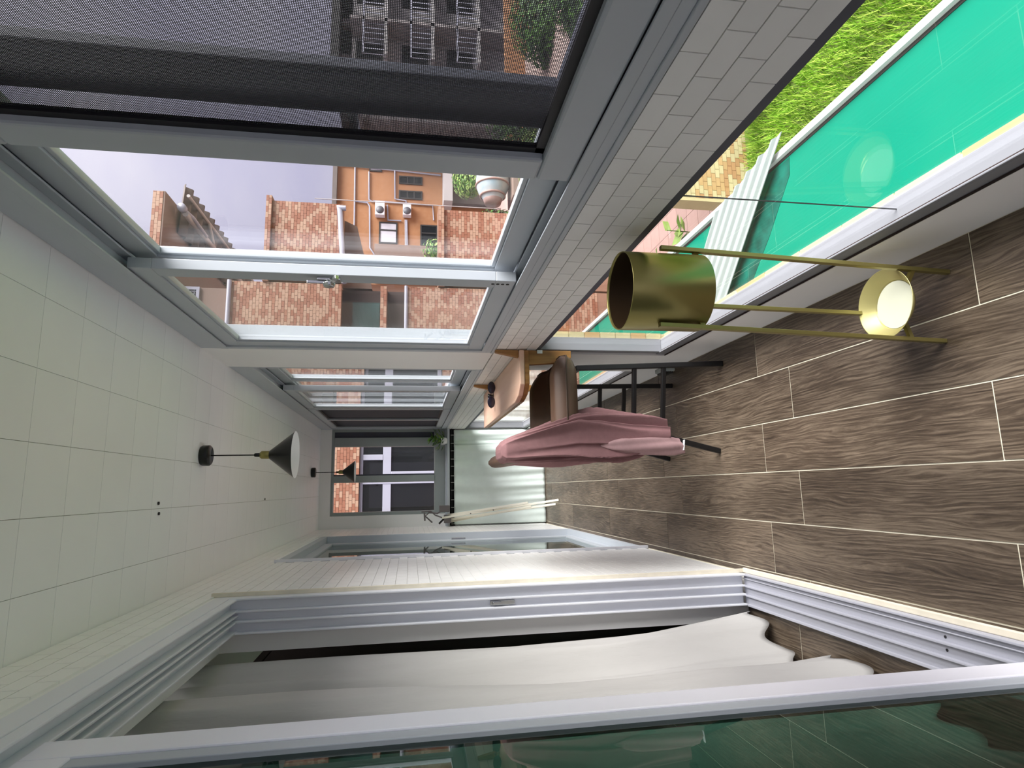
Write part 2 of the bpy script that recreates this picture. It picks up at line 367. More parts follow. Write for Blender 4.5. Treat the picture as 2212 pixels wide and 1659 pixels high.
def win_frame(parent, y0, y1):
    b = MB()
    b.box(.640, XW, y0, y1, 2.285, ZC - .002)                       # head
    for x in (.642, .690, .738): b.box(x - .003, x + .003, y0, y1, 2.255, 2.285)
    b.box(.640, XW, y0, y0 + .03, 1.095, 2.285).box(.640, XW, y1 - .03, y1, 1.095, 2.285)
    b.box(.640, XW, y0, y1, 1.072, 1.095)                            # sill
    for x in (.642, .690, .738): b.box(x - .003, x + .003, y0 + .03, y1 - .03, 1.095, 1.118)
    b.build('frame', 'alu', parent, .0015)
    MB().box(.650, .736, y0 + .03, y1 - .03, 1.0952, 1.0975).build('track_gasket', 'track_dark', parent)
def screen(parent, y0, y1, x, z0, z1, pitch=.0030, th=.0010):
    b = MB(); z = z0
    while z < z1: b.box(x - .0004, x + .0004, y0, y1, z, z + th); z += pitch
    y = y0
    while y < y1: b.box(x - .0012, x - .0005, y, y + th * .8, z0, z1); y += pitch
    o = tag(b.build('insect_screen', 'screen_wire', parent), label='dark fine insect mesh', kind='stuff')
    c = MB().box(x - .006, x + .006, y0, y0 + .018, z0, z1).box(x - .006, x + .006, y1 - .018, y1, z0, z1).box(x - .006, x + .006, y0, y1, z0, z0 + .018).box(x - .006, x + .006, y0, y1, z1 - .018, z1)
    c.build('screen_gasket', 'rubber', parent)
w1 = thing('window_1', 'long run of grey sliding windows with a mesh screen', kind='structure')
win_frame(w1, YN, 2.80)
sash(w1, 'sash', -0.62, 1.063, .7002, .735, 1.118, 2.262, sw=.105, m='post_dark')  # sash against the bright outside: its backlit darkness is put into the colour
sash(w1, 'sash', 1.064, 1.900, .7005, .7345, 1.118, 2.262, sw=.050, near=False)
sash(w1, 'sash', 1.815, 2.772, .650, .682, 1.118, 2.262, sw=.068)
sash(w1, 'sash', YN + .03, -.5, .650, .682, 1.118, 2.262, sw=.06)
ms = MB().box(.645, .683, -.42, 1.165, 1.118, 1.19).box(.645, .683, -.42, 1.165, 2.19, 2.262).box(.645, .683, -.42, -.35, 1.19, 2.19).box(.645, .683, 1.088, 1.165, 1.19, 2.19)
mso = ms.build('screen_frame', 'alu', w1, .006)
screen(w1, -.35, 1.089, .668, 1.19, 2.19)
# crescent latch on the meeting stile
la = MB().box(.640, .650, 1.832, 1.862, 1.665, 1.735).lathe([(0, -.012), (.016, -.012), (.019, 0), (.010, .008), (0, .008)], (.634, 1.845, 1.70), 20, axis='x')
la.bar((.636, 1.845, 1.70), (.634, 1.838, 1.765), .009, .007).bar((.636, 1.845, 1.70), (.640, 1.805, 1.672), .012, .012)
la.build('latch', 'steel', w1, .001)
vs = MB()
for k in range(4): vs.lathe([(0, -.0006), (.0055, -.0006), (.0055, .0006), (0, .0006)], (.6496, 1.845, 1.142 + .016 * k), 12, axis='x')
vs.build('vent_hole', 'rubber', w1)
w2 = thing('window_2', 'grey sliding windows beyond the white pillar, with dark mesh screens at the end', kind='structure')
win_frame(w2, 3.215, YF - .01)
sash(w2, 'sash', 3.245, 3.98, .700, .738, 1.118, 2.262, sw=.055)
sash(w2, 'sash', 3.93, 4.72, .7005, .737, 1.118, 2.262, sw=.055)
sash(w2, 'sash', 4.02, 4.93, .650, .685, 1.118, 2.262, sw=.06)
sash(w2, 'sash', 4.88, YF - .04, .700, .736, 1.118, 2.262, sw=.06)
sf = MB().box(.648, .684, 4.95, YF - .04, 1.118, 1.18).box(.648, .684, 4.95, YF - .04, 2.2, 2.262)
for y in (4.95, 5.72, 6.45): sf.box(.648, .684, y, y + .06, 1.18, 2.2)
sf.build('screen_frame', 'alu', w2, .003)
screen(w2, 5.01, 5.72, .668, 1.18, 2.2, .0030, .0013); screen(w2, 5.78, 6.45, .668, 1.18, 2.2, .0030, .0013)

# ------------------------------------------------------------------ floor-level fixed glazing
def low_window(name, label, y0, y1, joints):
    w = thing(name, label, kind='structure'); b = MB()
    b.box(.646, .715, y0, y1, .185, .222)                              # sill track
    b.box(.646, .652, y0, y1, .222, .232)
    b.box(.650, .715, y0, y0 + .045, .222, .845).box(.650, .715, y1 - .045, y1, .222, .845)
    b.build('frame', 'alu_sill', w, .002)
    MB().box(.6525, .658, y0 + .045, y1 - .045, .2222, .2245).box(.640, .6455, y0, y1, .183, .187).build('gasket', 'room_dark', w)
    ys = [y0 + .045] + joints + [y1 - .045]
    for a, c in zip(ys, ys[1:]): MB().box(.680, .688, a + .0015, c - .0015, .222, .845).build('pane', 'pane_glass', w)
    for j in joints: MB().box(.6825, .6855, j - .0008, j + .0008, .222, .845).build('seal', 'rubber', w)
    return w
low_window('window_3', 'floor-level glass panel beside the brass plant stand', YN, 2.80, [1.262])
low_window('window_4', 'floor-level glass panel beyond the pillar, behind the stool', 3.215, YF - .01, [])
# outside ledge stones and reveal stones
led = MB().box(.7155, XW + .004, YN, YF, .10, .180).build('trim_2', 'stone_cream'); tag(led, 'cream stone ledge outside the floor-level glass', kind='structure')
lm = [MB().box(-.018, .018, -.0975, .0975, 0, .006).mesh('ledge_stone', m) for m in ('stone_cream', 'stone_tan')]
y = YN + .1
while y < 6.4: link('ledge_stone', random.choice(lm), led, loc=(.733, y, .180)); y += .2
rv = MB().box(.7155, XW + .004, 2.790, 2.80, .186, .845).build('trim_3', 'stone_cream'); tag(rv, 'cream stone side of the opening by the pillar', kind='structure')
rm = [MB().box(-.018, .018, -.004, .0, -.0375, .0375).mesh('reveal_stone', m) for m in ('stone_cream', 'stone_tan')]
for k in range(8): link('reveal_stone', rm[k % 3 == 1], rv, loc=(.733, 2.790, .245 + .08 * k))

# ------------------------------------------------------------------ left wall with two sliding doors
D1A, D1B, D1T = -1.25, 2.53, 2.165
D2A, D2B, D2T = 3.64, 5.50, 2.19
wlf = thing('wall_left', 'white tiled house wall with two sliding glass doors', kind='structure')
XI = -0.58    # inner face of the wall
b = MB()
b.box(XI, XL - .004, D1B, D2A, -.12, ZC).box(XI, XL - .004, D2B, YF, -.12, ZC)
b.box(XI, XL - .004, YN, D1B, D1T, ZC).box(XI, XL - .004, D2A, D2B, D2T, ZC).box(XI, XL - .004, YN, D1A, -.12, D1T)
b.build('wall_body', 'wall_white', wlf)
skipd = lambda y, z: (D1A < y < D1B + .02 and z < D1T + .03) or (D2A - .01 < y < D2B + .01 and z < D2T + .01)
tiles_x(wlf, XL - .004, 1, .6, YF - .005, 0.0, ZC - .004, ['tile_white'], 'wall_tile', 300, skip=skipd, score=lambda t: abs(t[0] - 2.6) + (t[2]) * .35)
MB().box(XL - .002, XL + .012, D1B, D1B + .018, 0, D1T + .02).build('edge_trim', 'mastic', wlf)
# door 1: frame, threshold, leaf
d1 = thing('door_1', 'wide sliding glass door standing open beside a pale curtain', kind='structure')
b = MB()
b.box(-.515, -.386, D1A, D1B, D1T - .055, D1T)                                        # head
for x in (-.392, -.432, -.452, -.472, -.508): b.box(x - .0035, x + .0035, D1A, D1B, D1T - .085, D1T - .055)
b.box(-.515, -.386, D1B - .022, D1B, .03, D1T - .055)                                    # far jamb
for x, d in ((-.389, .030), (-.434, .026), (-.470, .030), (-.511, .030)): b.box(x - .004, x + .004, D1B - .022 - d, D1B - .022, .03, D1T - .055)
b.build('frame', 'alu_white', d1, .002)
th = MB().box(-.520, -.386, D1A, D1B - .024, -.002, .022)
for x, w, h in ((-.390, .007, .034), (-.406, .004, .030), (-.436, .007, .036), (-.474, .007, .036), (-.513, .010, .030)): th.box(x - w / 2, x + w / 2, D1A, D1B - .024, .022, h)
th.build('threshold', 'alu_step', d1, .0015)
MB().box(-.386, -.366, D1A, D1B, .0002, .012).build('sealant', 'mastic', d1, .003)
sc = MB()
for x in (-.421, -.455): sc.lathe([(0, .0), (.004, .0), (.004, .0012), (0, .0012)], (x, 1.50, .0222), 12)
sc.build('screw', 'rubber', d1)
leaf = MB().box(-.452, -.420, 1.185, 1.262, .037, D1T - .09).box(-.452, -.420, -.4, 1.185, .037, .12).box(-.452, -.420, -.4, 1.185, D1T - .17, D1T - .09).box(-.452, -.420, -.4, -.33, .12, D1T - .17)
lo = leaf.build('leaf', 'alu_leaf', d1, .003)
MB().box(-.448, -.4235, 1.150, 1.184, .12, D1T - .17).build('bead', 'alu', lo, .002)
MB().box(-.439, -.433, -.33, 1.1495, .12, D1T - .17).build('pane', 'green_glass', lo)
ct = MB().box(-.462, -.444, D1B - .034, D1B - .023, 1.03, 1.13).box(-.459, -.447, D1B - .046, D1B - .034, 1.085, 1.12)
ct.build('lock_catch', 'steel', d1, .002)
# inner lining of the opening
tag(MB().box(XI - .006, -.516, D1B - .004, D1B - .0002, 0, D1T - .02).box(XI - .006, -.516, D1A, D1B - .0002, D1T - .02, D1T - .0005).build('trim_4', 'wall_white'), 'white lining around the open sliding door', kind='structure')
# door 2
d2 = thing('door_2', 'closed sliding glass door near the far wall', kind='structure')
b = MB().box(-.50, XL + .004, D2A, D2B, D2T - .05, D2T).box(-.50, XL + .004, D2A, D2A + .03, .0, D2T - .05).box(-.50, XL + .004, D2B - .04, D2B, .0, D2T - .05).box(-.50, XL + .004, D2A + .03, D2B - .04, .0, .035)
b.build('frame', 'alu', d2, .002)
lf = MB().box(-.452, -.424, D2A + .03, D2B - .20, .036, .11).box(-.452, -.424, D2A + .03, D2B - .20, D2T - .12, D2T - .05).box(-.452, -.424, D2A + .03, D2A + .09, .11, D2T - .12).box(-.452, -.424, D2B - .26, D2B - .20, .11, D2T - .12)
lf.box(-.486, -.456, D2B - .26, D2B - .04, .036, D2T - .05)
l2 = lf.build('leaf', 'alu', d2, .003)
MB().box(-.441, -.436, D2A + .09, D2B - .26, .11, D2T - .12).build('pane', 'door_glass', l2)
MB().box(-.422, -.408, D2B - .25, D2B - .225, .98, 1.10).build('pull', 'steel', d2, .003)
tag(MB().box(XL, XL + .016, D2A - .012, D2A + .006, 0, D2T).build('trim_5', 'alu_white', None, .002), 'pale cover strip along the near edge of the closed door', kind='structure')
# ------------------------------------------------------------------ room behind the doors
rf = MB().box(-3.2, -.521, YN, YF, -.12, -.002).build('floor_inner', 'grout'); tag(rf, 'dark wood-look plank floor of the room behind the sliding doors', kind='structure')
for i in range(6):
    y = YN - (.2 if i % 2 else .61)
    while y < YF:
        a, c = max(y, YN), min(y + 1.022, YF)
        if c - a > .03: plank(-.5215 - .2 * (i + 1), -.5215 - .2 * i, a, c, rf)
        y += 1.022
tag(MB().box(-3.3, -3.2, YN, YF, -.12, 2.6).build('wall_inner', 'room_wall'), 'brown wall at the back of the inner room', kind='structure')
tag(MB().box(-3.3, -.5, YF, YF + .1, -.12, 2.6).box(-3.3, -.5, YN - .1, YN, -.12, 2.6).build('wall_inner_end', 'room_wall'), 'brown end walls of the inner room', kind='structure')
tag(MB().box(-3.3, XI, YN - .1, YF + .1, 2.45, 2.6).build('ceiling_inner', 'wall_white'), 'plain ceiling of the inner room', kind='structure')
tag(MB().box(-1.2, -.75, 2.62, 3.25, 0, 2.1).box(-1.203, -.747, 2.617, 3.253, 2.1, 2.14).build('wardrobe', 'room_dark', None, .004), 'dark brown tall cupboard behind the curtain', 'cupboard')

# ------------------------------------------------------------------ far wall
wf = MB().box(XL - .12, XW, YF, YF + .12, -.12, 1.035).box(XL - .12, XW, YF, YF + .12, 2.26, ZC + .004).box(XL - .12, -.255, YF, YF + .12, 1.035, 2.26).box(.66, XW, YF, YF + .12, 1.035, 2.26)
tag(wf.build('wall_far', 'wall_white'), 'white end wall below and around the end window', kind='structure')
w5 = thing('window_5', 'end window in a grey frame facing the brick house', kind='structure')
b = MB().box(-.255, .66, YF + .02, YF + .10, 2.235, 2.26).box(-.255, .66, YF + .02, YF + .10, 1.06, 1.19).box(-.255, -.220, YF + .02, YF + .10, 1.19, 2.235).box(.615, .66, YF + .02, YF + .10, 1.19, 2.235)
b.box(.085, .155, YF + .01, YF + .10, 1.19, 2.235).box(.46, .555, YF + .02, YF + .10, 1.19, 2.235)
b.build('frame', 'alu_dark', w5, .002)
MB().box(.155, .170, YF + .03, YF + .09, 1.19, 2.235).box(.555, .615, YF + .05, YF + .09, 1.19, 2.235).build('slot', 'post_dark', w5)
for a, c in ((-.22, .085), (.17, .46)): MB().box(a, c, YF + .055, YF + .061, 1.19, 2.235).build('pane', 'pane_glass', w5)
tag(MB().box(XL + .002, XR - .002, YF - .11, YF, 1.035, 1.06).box(XL + .002, XR - .002, YF - .07, YF, 1.06, 1.075).build('trim_6', 'alu', None, .003), 'pale ledge below the end window', kind='structure')

# ------------------------------------------------------------------ white cloths hung below the end ledge
def hung_cloth(label, x0, x1, y, z0, z1, nf, amp, lift):
    b = MB()
    def f(u, v):
        x = lerp(x0, x1, u); z = lerp(z0, z1, v) + lift * (1 - v) * (1 - u) ** 3
        yy = y - amp * (math.sin(u * nf * 6.28 + .6 * math.sin(v * 3)) * (.5 + .5 * v) + .35 * math.sin(u * nf * 15 + v * 4) * (1 - v)) - .012 * (1 - v)
        return (x + .012 * (1 - v) * math.sin(u * 9), yy, z)
    b.grid(f, 90, 40)
    return tag(b.build('hanging_cloth', 'cloth_cool', None, solid=.002), label, 'curtain')
c1 = hung_cloth('wide pale grey-green cloth hung below the end ledge behind the folded rack', -.368, .462, YF - .075, .005, .985, 4.5, .012, .0)
c2 = hung_cloth('narrow pale cloth hung in the corner beside the floor-level glass', .445, .626, YF - .045, .01, .985, 1.6, .010, .0)
rod = thing('curtain_rail', 'thin black rail with white loops holding the cloths below the ledge', 'rail')
MB().tube([(XL + .003, YF - .075, 1.012), (XR - .003, YF - .075, 1.012)], .004).build('rod', 'black_metal', rod)
MB().box(XL + .003, XR - .003, YF - .03, YF - .004, .975, 1.034).build('backing', 'gap_black', rod)
lpm = MB().bar((0, 0, -.030), (0, 0, .016), .005, .003).mesh('loop', 'cloth_white')
for k in range(12): link('loop', lpm, rod, loc=(XL + .03 + k * .083 + random.uniform(-.012, .012), YF - .081, 1.005))
# ------------------------------------------------------------------ room curtain
cu = MB()
edge = [(0, -.530), (.15, -.548), (.5, -.590), (1.05, -.606), (1.7, -.603), (2.40, -.606)]
hem = [(0, -.535), (.09, -.56), (.17, -.63), (.25, -.655), (.30, -.585), (.36, -.565), (.44, -.60), (.52, -.64), (.60, -.60), (.72, -.65), (.85, -.60), (1.0, -.64)]
def fcur(u, v):
    z = 2.40 * v; Y = lerp(2.44, .95, u)
    top = -.634 + .028 * math.sin(u * 25 + .5) + .010 * math.sin(u * 57 + 1)
    bot = interp(hem, u); k = (1 - v) ** 2.2
    x = lerp(top, bot, k)
    e = interp(edge, z); w = max(0, 1 - u / .10); x = lerp(x, e, SM(w))
    x += (.030 * math.sin(u * 19 + 3.0 * v) + .014 * math.sin(u * 37 - 5 * v + 1)) * min(1, v * 4) * (1 - SM(w))
    x += .020 * (1 - 2 * abs(math.sin(u * 13 + 1.6 * v + .4)) ** .7) * min(1, .25 + v * 2) * (1 - SM(w))
    Y += .05 * math.sin(u * 11) * k - .02 * (1 - v) * math.sin(v * 5) * (1 - u)
    return (min(max(x, -.70), interp([(0, -.530), (.25, -.560), (.7, -.592)], z)), Y, z + .012 + .03 * (1 - v) ** 6 * (1 + math.sin(u * 60)))
cu.grid(fcur, 170, 70)
tag(cu.build('curtain', 'cloth_white', None, solid=.0025), 'long pale grey curtain spilling through the open sliding door', 'curtain')
tag(MB().tube([(-.66, .5, 2.43), (-.66, 2.52, 2.43)], .009).build('curtain_rod', 'room_dark'), 'dark rod carrying the long pale curtain', 'curtain rod')

# ------------------------------------------------------------------ pendant lamps
def lamp(x, y, label):
    t = thing('pendant_lamp', label, 'lamp', 'black cone pendant lamps'); t.location = (x, y, ZC)
    MB().lathe([(0, 0), (.042, 0), (.046, -.008), (.046, -.034), (.040, -.040), (0, -.040)], n=32).build('ceiling_rose', 'lamp_black', t)
    t_ = MB().tube([(0, 0, -.038), (0, 0, -.235)], .0028).build('cord', 'lamp_black', t)
    MB().lathe([(.003, -.222), (.008, -.226), (.009, -.246), (.004, -.252)], n=16).build('cord_grip', 'lamp_black', t)
    MB().lathe([(0, -.246), (.012, -.248), (.018, -.256), (.018, -.288), (.016, -.292), (0, -.292)], n=24).build('lamp_holder', 'brass', t)
    s = MB().lathe([(.014, -.286), (.019, -.290), (.106, -.400), (.1075, -.402)], n=48).build('lamp_shade', 'lamp_black', t)
    MB().lathe([(.015, -.292), (.1045, -.401), (.1075, -.402)], n=48).build('shade_lining', 'lamp_white', s)
    return t
lamp(.170, 2.90, 'black cone pendant lamp hanging in the middle of the tiled ceiling')
lamp(.180, 6.00, 'black cone pendant lamp hanging in front of the end window')

# ------------------------------------------------------------------ brass plant stand
st = thing('plant_stand', 'brass planter on three slim legs with a white-bottomed drip tray', 'plant stand')
PC = (.497, 1.43)
pt = MB()
pt.lathe([(0, .700), (.098, .700), (.101, .703), (.101, .916), (.100, .918), (.0985, .916), (.0985, .705), (0, .705)], (PC[0], PC[1], 0), 64)
po = pt.build('planter', 'brass', st)
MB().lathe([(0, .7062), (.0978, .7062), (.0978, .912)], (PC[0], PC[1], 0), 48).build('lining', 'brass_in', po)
for tp, ft in (((.607, 1.398, .812), (.556, 1.352, 0)), ((.397, 1.388, .832), (.372, 1.392, 0)), ((.505, 1.546, .80), (.480, 1.512, 0))):
    MB().bar(ft, tp, .011, .015, up=(0, 1, 0)).build('leg', 'brass', st, .001)
    d = Vector((tp[0], tp[1], 0)) - Vector((PC[0], PC[1], 0)); d.normalize()
    zz = .715; q = lerp(Vector(ft), Vector(tp), zz / tp[2])
    MB().bar((PC[0] + d.x * .096, PC[1] + d.y * .096, zz), (q.x, q.y, zz), .010, .014).build('bracket', 'brass', st)
    q2 = lerp(Vector(ft), Vector(tp), .105 / tp[2]); MB().bar((.478, 1.425, .105), (q2.x, q2.y, .105), .010, .012).build('brace', 'brass', st)
dh = MB().lathe([(0, .112), (.066, .112), (.096, .150), (.098, .150), (.067, .1135)], (.482, 1.42, 0), 56).build('drip_tray', 'dish_gold', st)
MB().lathe([(0, .1142), (.0665, .1142)], (.482, 1.42, 0), 48).build('tray_bottom', 'dish_white', dh)

# ------------------------------------------------------------------ ledge table
tb = thing('ledge_table', 'pale wooden table hooked over the spandrel beside the stool', 'table')
poly = [(.405, 2.84), (.425, 2.745), (.47, 2.69), (.632, 2.69), (.632, 4.08), (.405, 4.08)]
MB().prism(poly, .928, .952, 'z').build('table_top', 'oak', tb, .004)
MB().prism([(p[0] + .004 * (p[0] < .6), p[1] + .004 * (p[1] < 3)) for p in poly], .905, .9275, 'z').build('apron', 'oak_edge', tb, .003)
for y in (2.705, 3.66):
    MB().prism([(.634, .9045), (.634, .70), (.60, .70), (.575, .76), (.565, .9045)], y, y + .028, 'y').build('bracket', 'oak_edge', tb, .002)
    MB().prism([(.5995, .953), (.634, .953), (.634, 1.062), (.622, 1.062)], y, y + .028, 'y').build('hook_block', 'oak_edge', tb, .002)
MB().box(.45, .462, 2.99, 3.01, .893, .9045).build('peg', 'oak_edge', tb)
MB().box(.618, .634, 2.698, 2.704, .84, .865).build('cleat', 'ceramic_white', tb)
# sunglasses
sg = thing('sunglasses', 'small black sunglasses lying on the pale wooden table', 'sunglasses')
def lens(y, x):
    b = MB(); pr = [(0, -.003), (.020, -.003), (.024, 0), (.020, .003), (0, .003)]
    b.lathe(pr, (0, 0, 0), 28, axis='y'); b.v = [(v[0] * 1.55, v[1], v[2] * .95) for v in b.v]
    return b.build('lens', 'lens', sg, loc=(x, y, .975))
lens(3.50, .588); lens(3.52, .506)
MB().tube([(.546, 3.51, .982), (.549, 3.508, .986), (.552, 3.51, .982)], .003).build('bridge', 'black_plastic', sg)
for s, x in ((1, .620), (-1, .474)): MB().tube([(x, 3.51, .978), (x + .004 * s, 3.54, .974), (x - .03 * s, 3.556, .958), (x - .075 * s, 3.556, .956)], .0025).build('temple', 'black_plastic', sg)
MB().lathe([(0, 0), (.013, 0), (.018, .03), (.016, .03), (.011, .004)], (0, 0, 0), 20).build('case', 'black_plastic', sg, loc=(.550, 3.60, .953))

# ------------------------------------------------------------------ stool
ch = thing('counter_stool', 'brown leather counter stool on a black tube frame with a shirt on its back', 'stool')
def box_tube(a, b_, name='leg', w=.024): MB().bar(a, b_, w, w, up=(1, 0, 0)).build(name, 'black_metal', ch, .003)
LN = [((.556, 2.58, 0), (.535, 2.63, .70)), ((.150, 2.665, 0), (.325, 2.66, .70))]
LF = [((.545, 3.145, 0), (.530, 3.12, .70)), ((.140, 3.235, 0), (.320, 3.16, .70))]
for f, t in LN + LF: box_tube(f, t)
def at(l, z): return lerp(Vector(l[0]), Vector(l[1]), z / l[1][2])
for z in (.425, .285):
    box_tube(at(LN[0], z), at(LN[1], z), 'rung', .020); box_tube(at(LF[0], z), at(LF[1], z), 'rung', .020)
box_tube((.535, 2.63, .692), (.530, 3.12, .692), 'seat_rail'); box_tube((.325, 2.66, .692), (.320, 3.16, .692), 'seat_rail')
# scooped seat: thick pad whose sides rise
def fseat(top):
    def f(u, v):
        X = lerp(.205, .592, u); Yv = lerp(2.575, 3.205, v); q = abs(2 * v - 1)
        fr = 1 - max(0, (u - .72) / .28) ** 2.2 * .62
        ed = max(0, 1 - max(0, (q - .90) / .10) ** 2)
        zt = .748 + .066 * SM(min(1, max(0, (q - .30) / .38))); zt = lerp(.745, zt, fr)
        ys = lerp(.86, 1, math.sqrt(max(0, 1 - max(0, (u - .6) / .4) ** 2.5))); Yv = 2.89 + (Yv - 2.89) * ys
        if top: return (X, Yv, .735 + (zt - .735) * (.35 + .65 * math.sqrt(ed)))
        return (X - .01 * u, Yv, .735 - .030 * math.sqrt(ed) * (.4 + .6 * min(1, (1 - u) * 6)))
    return f
se = MB().grid(fseat(True), 26, 34); g2 = MB().grid(fseat(False), 26, 34)
n0 = len(se.v); se.add(g2.v, [tuple(reversed(f)) for f in g2.f], 0, True)
nu, nv = 26, 34
bd = [i for i in range(nu)] + [j * nu + nu - 1 for j in range(1, nv)] + [(nv - 1) * nu + i for i in range(nu - 2, -1, -1)] + [j * nu for j in range(nv - 2, 0, -1)]
for i in range(len(bd)):
    a, c = bd[i], bd[(i + 1) % len(bd)]; se.f.append((a, n0 + a, n0 + c, c)); se.m.append(0); se.smooth.append(True)
so = se.build('seat', 'leather', ch)
wel = MB().tube([fseat(True)(min(1, u), 0.0) for u in [k / 20 for k in range(21)]], .004).tube([fseat(True)(1, k / 20) for k in range(21)], .004)
wel.build('piping', 'leather_dark', so)
# backrest: upright curved shell
def fback(side):
    def f(u, v):
        Yv = lerp(2.60, 3.20, u); q = abs(2 * u - 1); z = lerp(.72, 1.045, v)
        cr = 1 - max(0, (q - .84) / .16) ** 2 * .16 if v > .5 else 1
        z = .72 + (z - .72) * (cr if v > .5 else 1)
        x = .168 - .042 * v + .010 * q ** 2 * (1 - .5 * v)
        th = .032 * math.sqrt(max(.02, 1 - max(0, (q - .85) / .15) ** 2)) * math.sqrt(max(.05, 1 - max(0, (v - .85) / .15) ** 2))
        return (x + side * th, Yv, z)
    return f
bk = MB().grid(fback(1), 26, 20); g2 = MB().grid(fback(-1), 26, 20); n0 = len(bk.v); bk.add(g2.v, [tuple(reversed(f)) for f in g2.f], 0, True)
nu, nv = 26, 20
bd = [i for i in range(nu)] + [j * nu + nu - 1 for j in range(1, nv)] + [(nv - 1) * nu + i for i in range(nu - 2, -1, -1)] + [j * nu for j in range(nv - 2, 0, -1)]
for i in range(len(bd)):
    a, c = bd[i], bd[(i + 1) % len(bd)]; bk.f.append((a, n0 + a, n0 + c, c)); bk.m.append(0); bk.smooth.append(True)
bk.build('backrest', 'leather', ch)
for y in (2.74, 3.06): box_tube((.22, y, .70), (.17, y, .80), 'back_bracket')
box_tube((.335, 2.74, .692), (.21, 2.74, .692), 'back_bracket'); box_tube((.33, 3.06, .692), (.21, 3.06, .692), 'back_bracket')

# ------------------------------------------------------------------ pink shirt over the near end of the backrest
sh = thing('shirt', 'dusty pink shirt draped over the back of the stool', 'shirt')
sec = [  # z, x0, x1, y0, y1
    (1.064, .150, .165, 2.60, 2.74), (1.060, .126, .186, 2.572, 2.77), (1.042, .108, .208, 2.556, 2.79), (1.00, .102, .228, 2.550, 2.80), (.90, .100, .264, 2.545, 2.81),
    (.80, .100, .300, 2.542, 2.81), (.72, .101, .330, 2.540, 2.80), (.62, .103, .335, 2.540, 2.79), (.50, .108, .322, 2.546, 2.78), (.40, .130, .310, 2.55, 2.74), (.345, .15, .295, 2.553, 2.70)]
def fsh(u, v):
    k = v * (len(sec) - 1); i = min(int(k), len(sec) - 2); t = k - i
    z, x0, x1, y0, y1 = [lerp(a, c, t) for a, c in zip(sec[i], sec[i + 1])]
    th = u * 2 * math.pi; w = min(1, max(0, (1.07 - z) / .30))
    fold = lambda q: 1 - 2 * abs(math.sin(q)) ** .8                    # sharp valleys, round ridges
    rip = 1 + w * (.19 * fold(th * 4.5 + .8 * math.sin(z * 5)) + .12 * fold(th * 7.5 + 1.3 - z * 2) - .05)
    ex = lambda c: math.copysign(abs(c) ** .48, c)
    X = (x0 + x1) / 2 + (x1 - x0) / 2 * ex(math.cos(th)) * rip; Y = (y0 + y1) / 2 + (y1 - y0) / 2 * ex(math.sin(th)) * (1 + (rip - 1) * .55)
    hz = w ** 3 * (.05 * math.sin(th - .9) - .02 * math.sin(3 * th))
    return (X, Y, z + hz * (z < .6) * (.6 - z) / .25)
gs = MB().grid(fsh, 260, 60); n = len(gs.v)
gs.add([fsh(k / 40, 0) for k in range(40)], [tuple(range(40))], 0, True)
gs.build('shirt_body', 'pink_cloth', sh)
def fsl(u, v):
    th = u * 2 * math.pi; z = lerp(.62, .235, v); r = interp([(0, .004), (.12, .022), (.3, .032), (1, .038)], v) * (1 + .12 * math.sin(th * 5 + z * 12)) * (1 - .25 * SM(max(0, (v - .85) / .15)))
    c = Vector((lerp(.175, .170, v), lerp(2.56, 2.585, v), 0)); return (c.x + r * 1.1 * math.cos(th), c.y - lerp(-.004, .012, min(1, v * 4)) + r * .62 * math.sin(th), z + .012 * math.cos(th) * v)
MB().grid(fsl, 40, 24).build('sleeve', 'pink_light', sh)
MB().bar((.150, 2.556, .236), (.196, 2.560, .228), .014, .003).build('label', 'ceramic_white', sh)

# ------------------------------------------------------------------ vent at the foot of the wall
vt = thing('wall_vent', 'small grey louvred vent at the foot of the curb behind the stool', 'vent')
MB().box(.615, .6395, 3.06, 3.17, .012, .085).build('body', 'alu_dark', vt, .006)
vm = MB().box(-.008, .002, -.045, .045, -.003, .003).mesh('slat', 'track_dark')
for k in range(5): link('slat', vm, vt, loc=(.614, 3.115, .024 + .012 * k))

# ------------------------------------------------------------------ plant on the end ledge
pl = thing('potted_plant', 'small leafy plant in a white pot on the end ledge', 'plant')
MB().lathe([(0, 1.0605), (.034, 1.0605), (.045, 1.125), (.041, 1.125), (.033, 1.068), (0, 1.068)], (.505, YF - .085, 0), 28).build('pot', 'ceramic_white', pl)
def leaf_blob(parent, c, n, R, size, m, name='leaf', squash=1.0):
    me = MB()
    for k in range(n):
        d = Vector((random.gauss(0, 1), random.gauss(0, 1), random.gauss(0, 1))).normalized(); p = Vector(c) + Vector((d.x * R[0], d.y * R[1], d.z * R[2])) * random.uniform(.35, 1) ** .6
        t = d.cross(Vector((random.uniform(-1, 1), random.uniform(-1, 1), .7))).normalized(); nrm = (d + Vector((0, 0, .6))).normalized(); t = (t - nrm * t.dot(nrm)).normalized(); q = nrm.cross(t)
        s = size * random.uniform(.6, 1.2)
        me.add([p - t * s, p + q * s * .42 + nrm * s * .12, p + t * s, p - q * s * .42 + nrm * s * .12], [(0, 1, 2, 3)], random.randrange(2) if isinstance(m, (list, tuple)) else 0)
    return me
for k in range(70):
    a = random.uniform(0, 6.28); r = random.uniform(.01, .115); z = 1.10 + random.uniform(0, .17) * (1.1 - r * 4); s = random.uniform(.026, .042)
    p = Vector((.525 + min(r * math.cos(a), .09), YF - .09 + r * .55 * math.sin(a) - .02, z)); d = Vector((math.cos(a), math.sin(a), .5)).normalized(); q = d.cross(Vector((0, 0, 1))).normalized()
    MB().add([p - d * s, p + q * s * .5, p + d * s, p - q * s * .5], [(0, 1, 2), (0, 2, 3)], 0, True).build('leaf', random.choice(['leaf', 'leaf_pale', 'leaf_dark']), pl)
stm = MB()
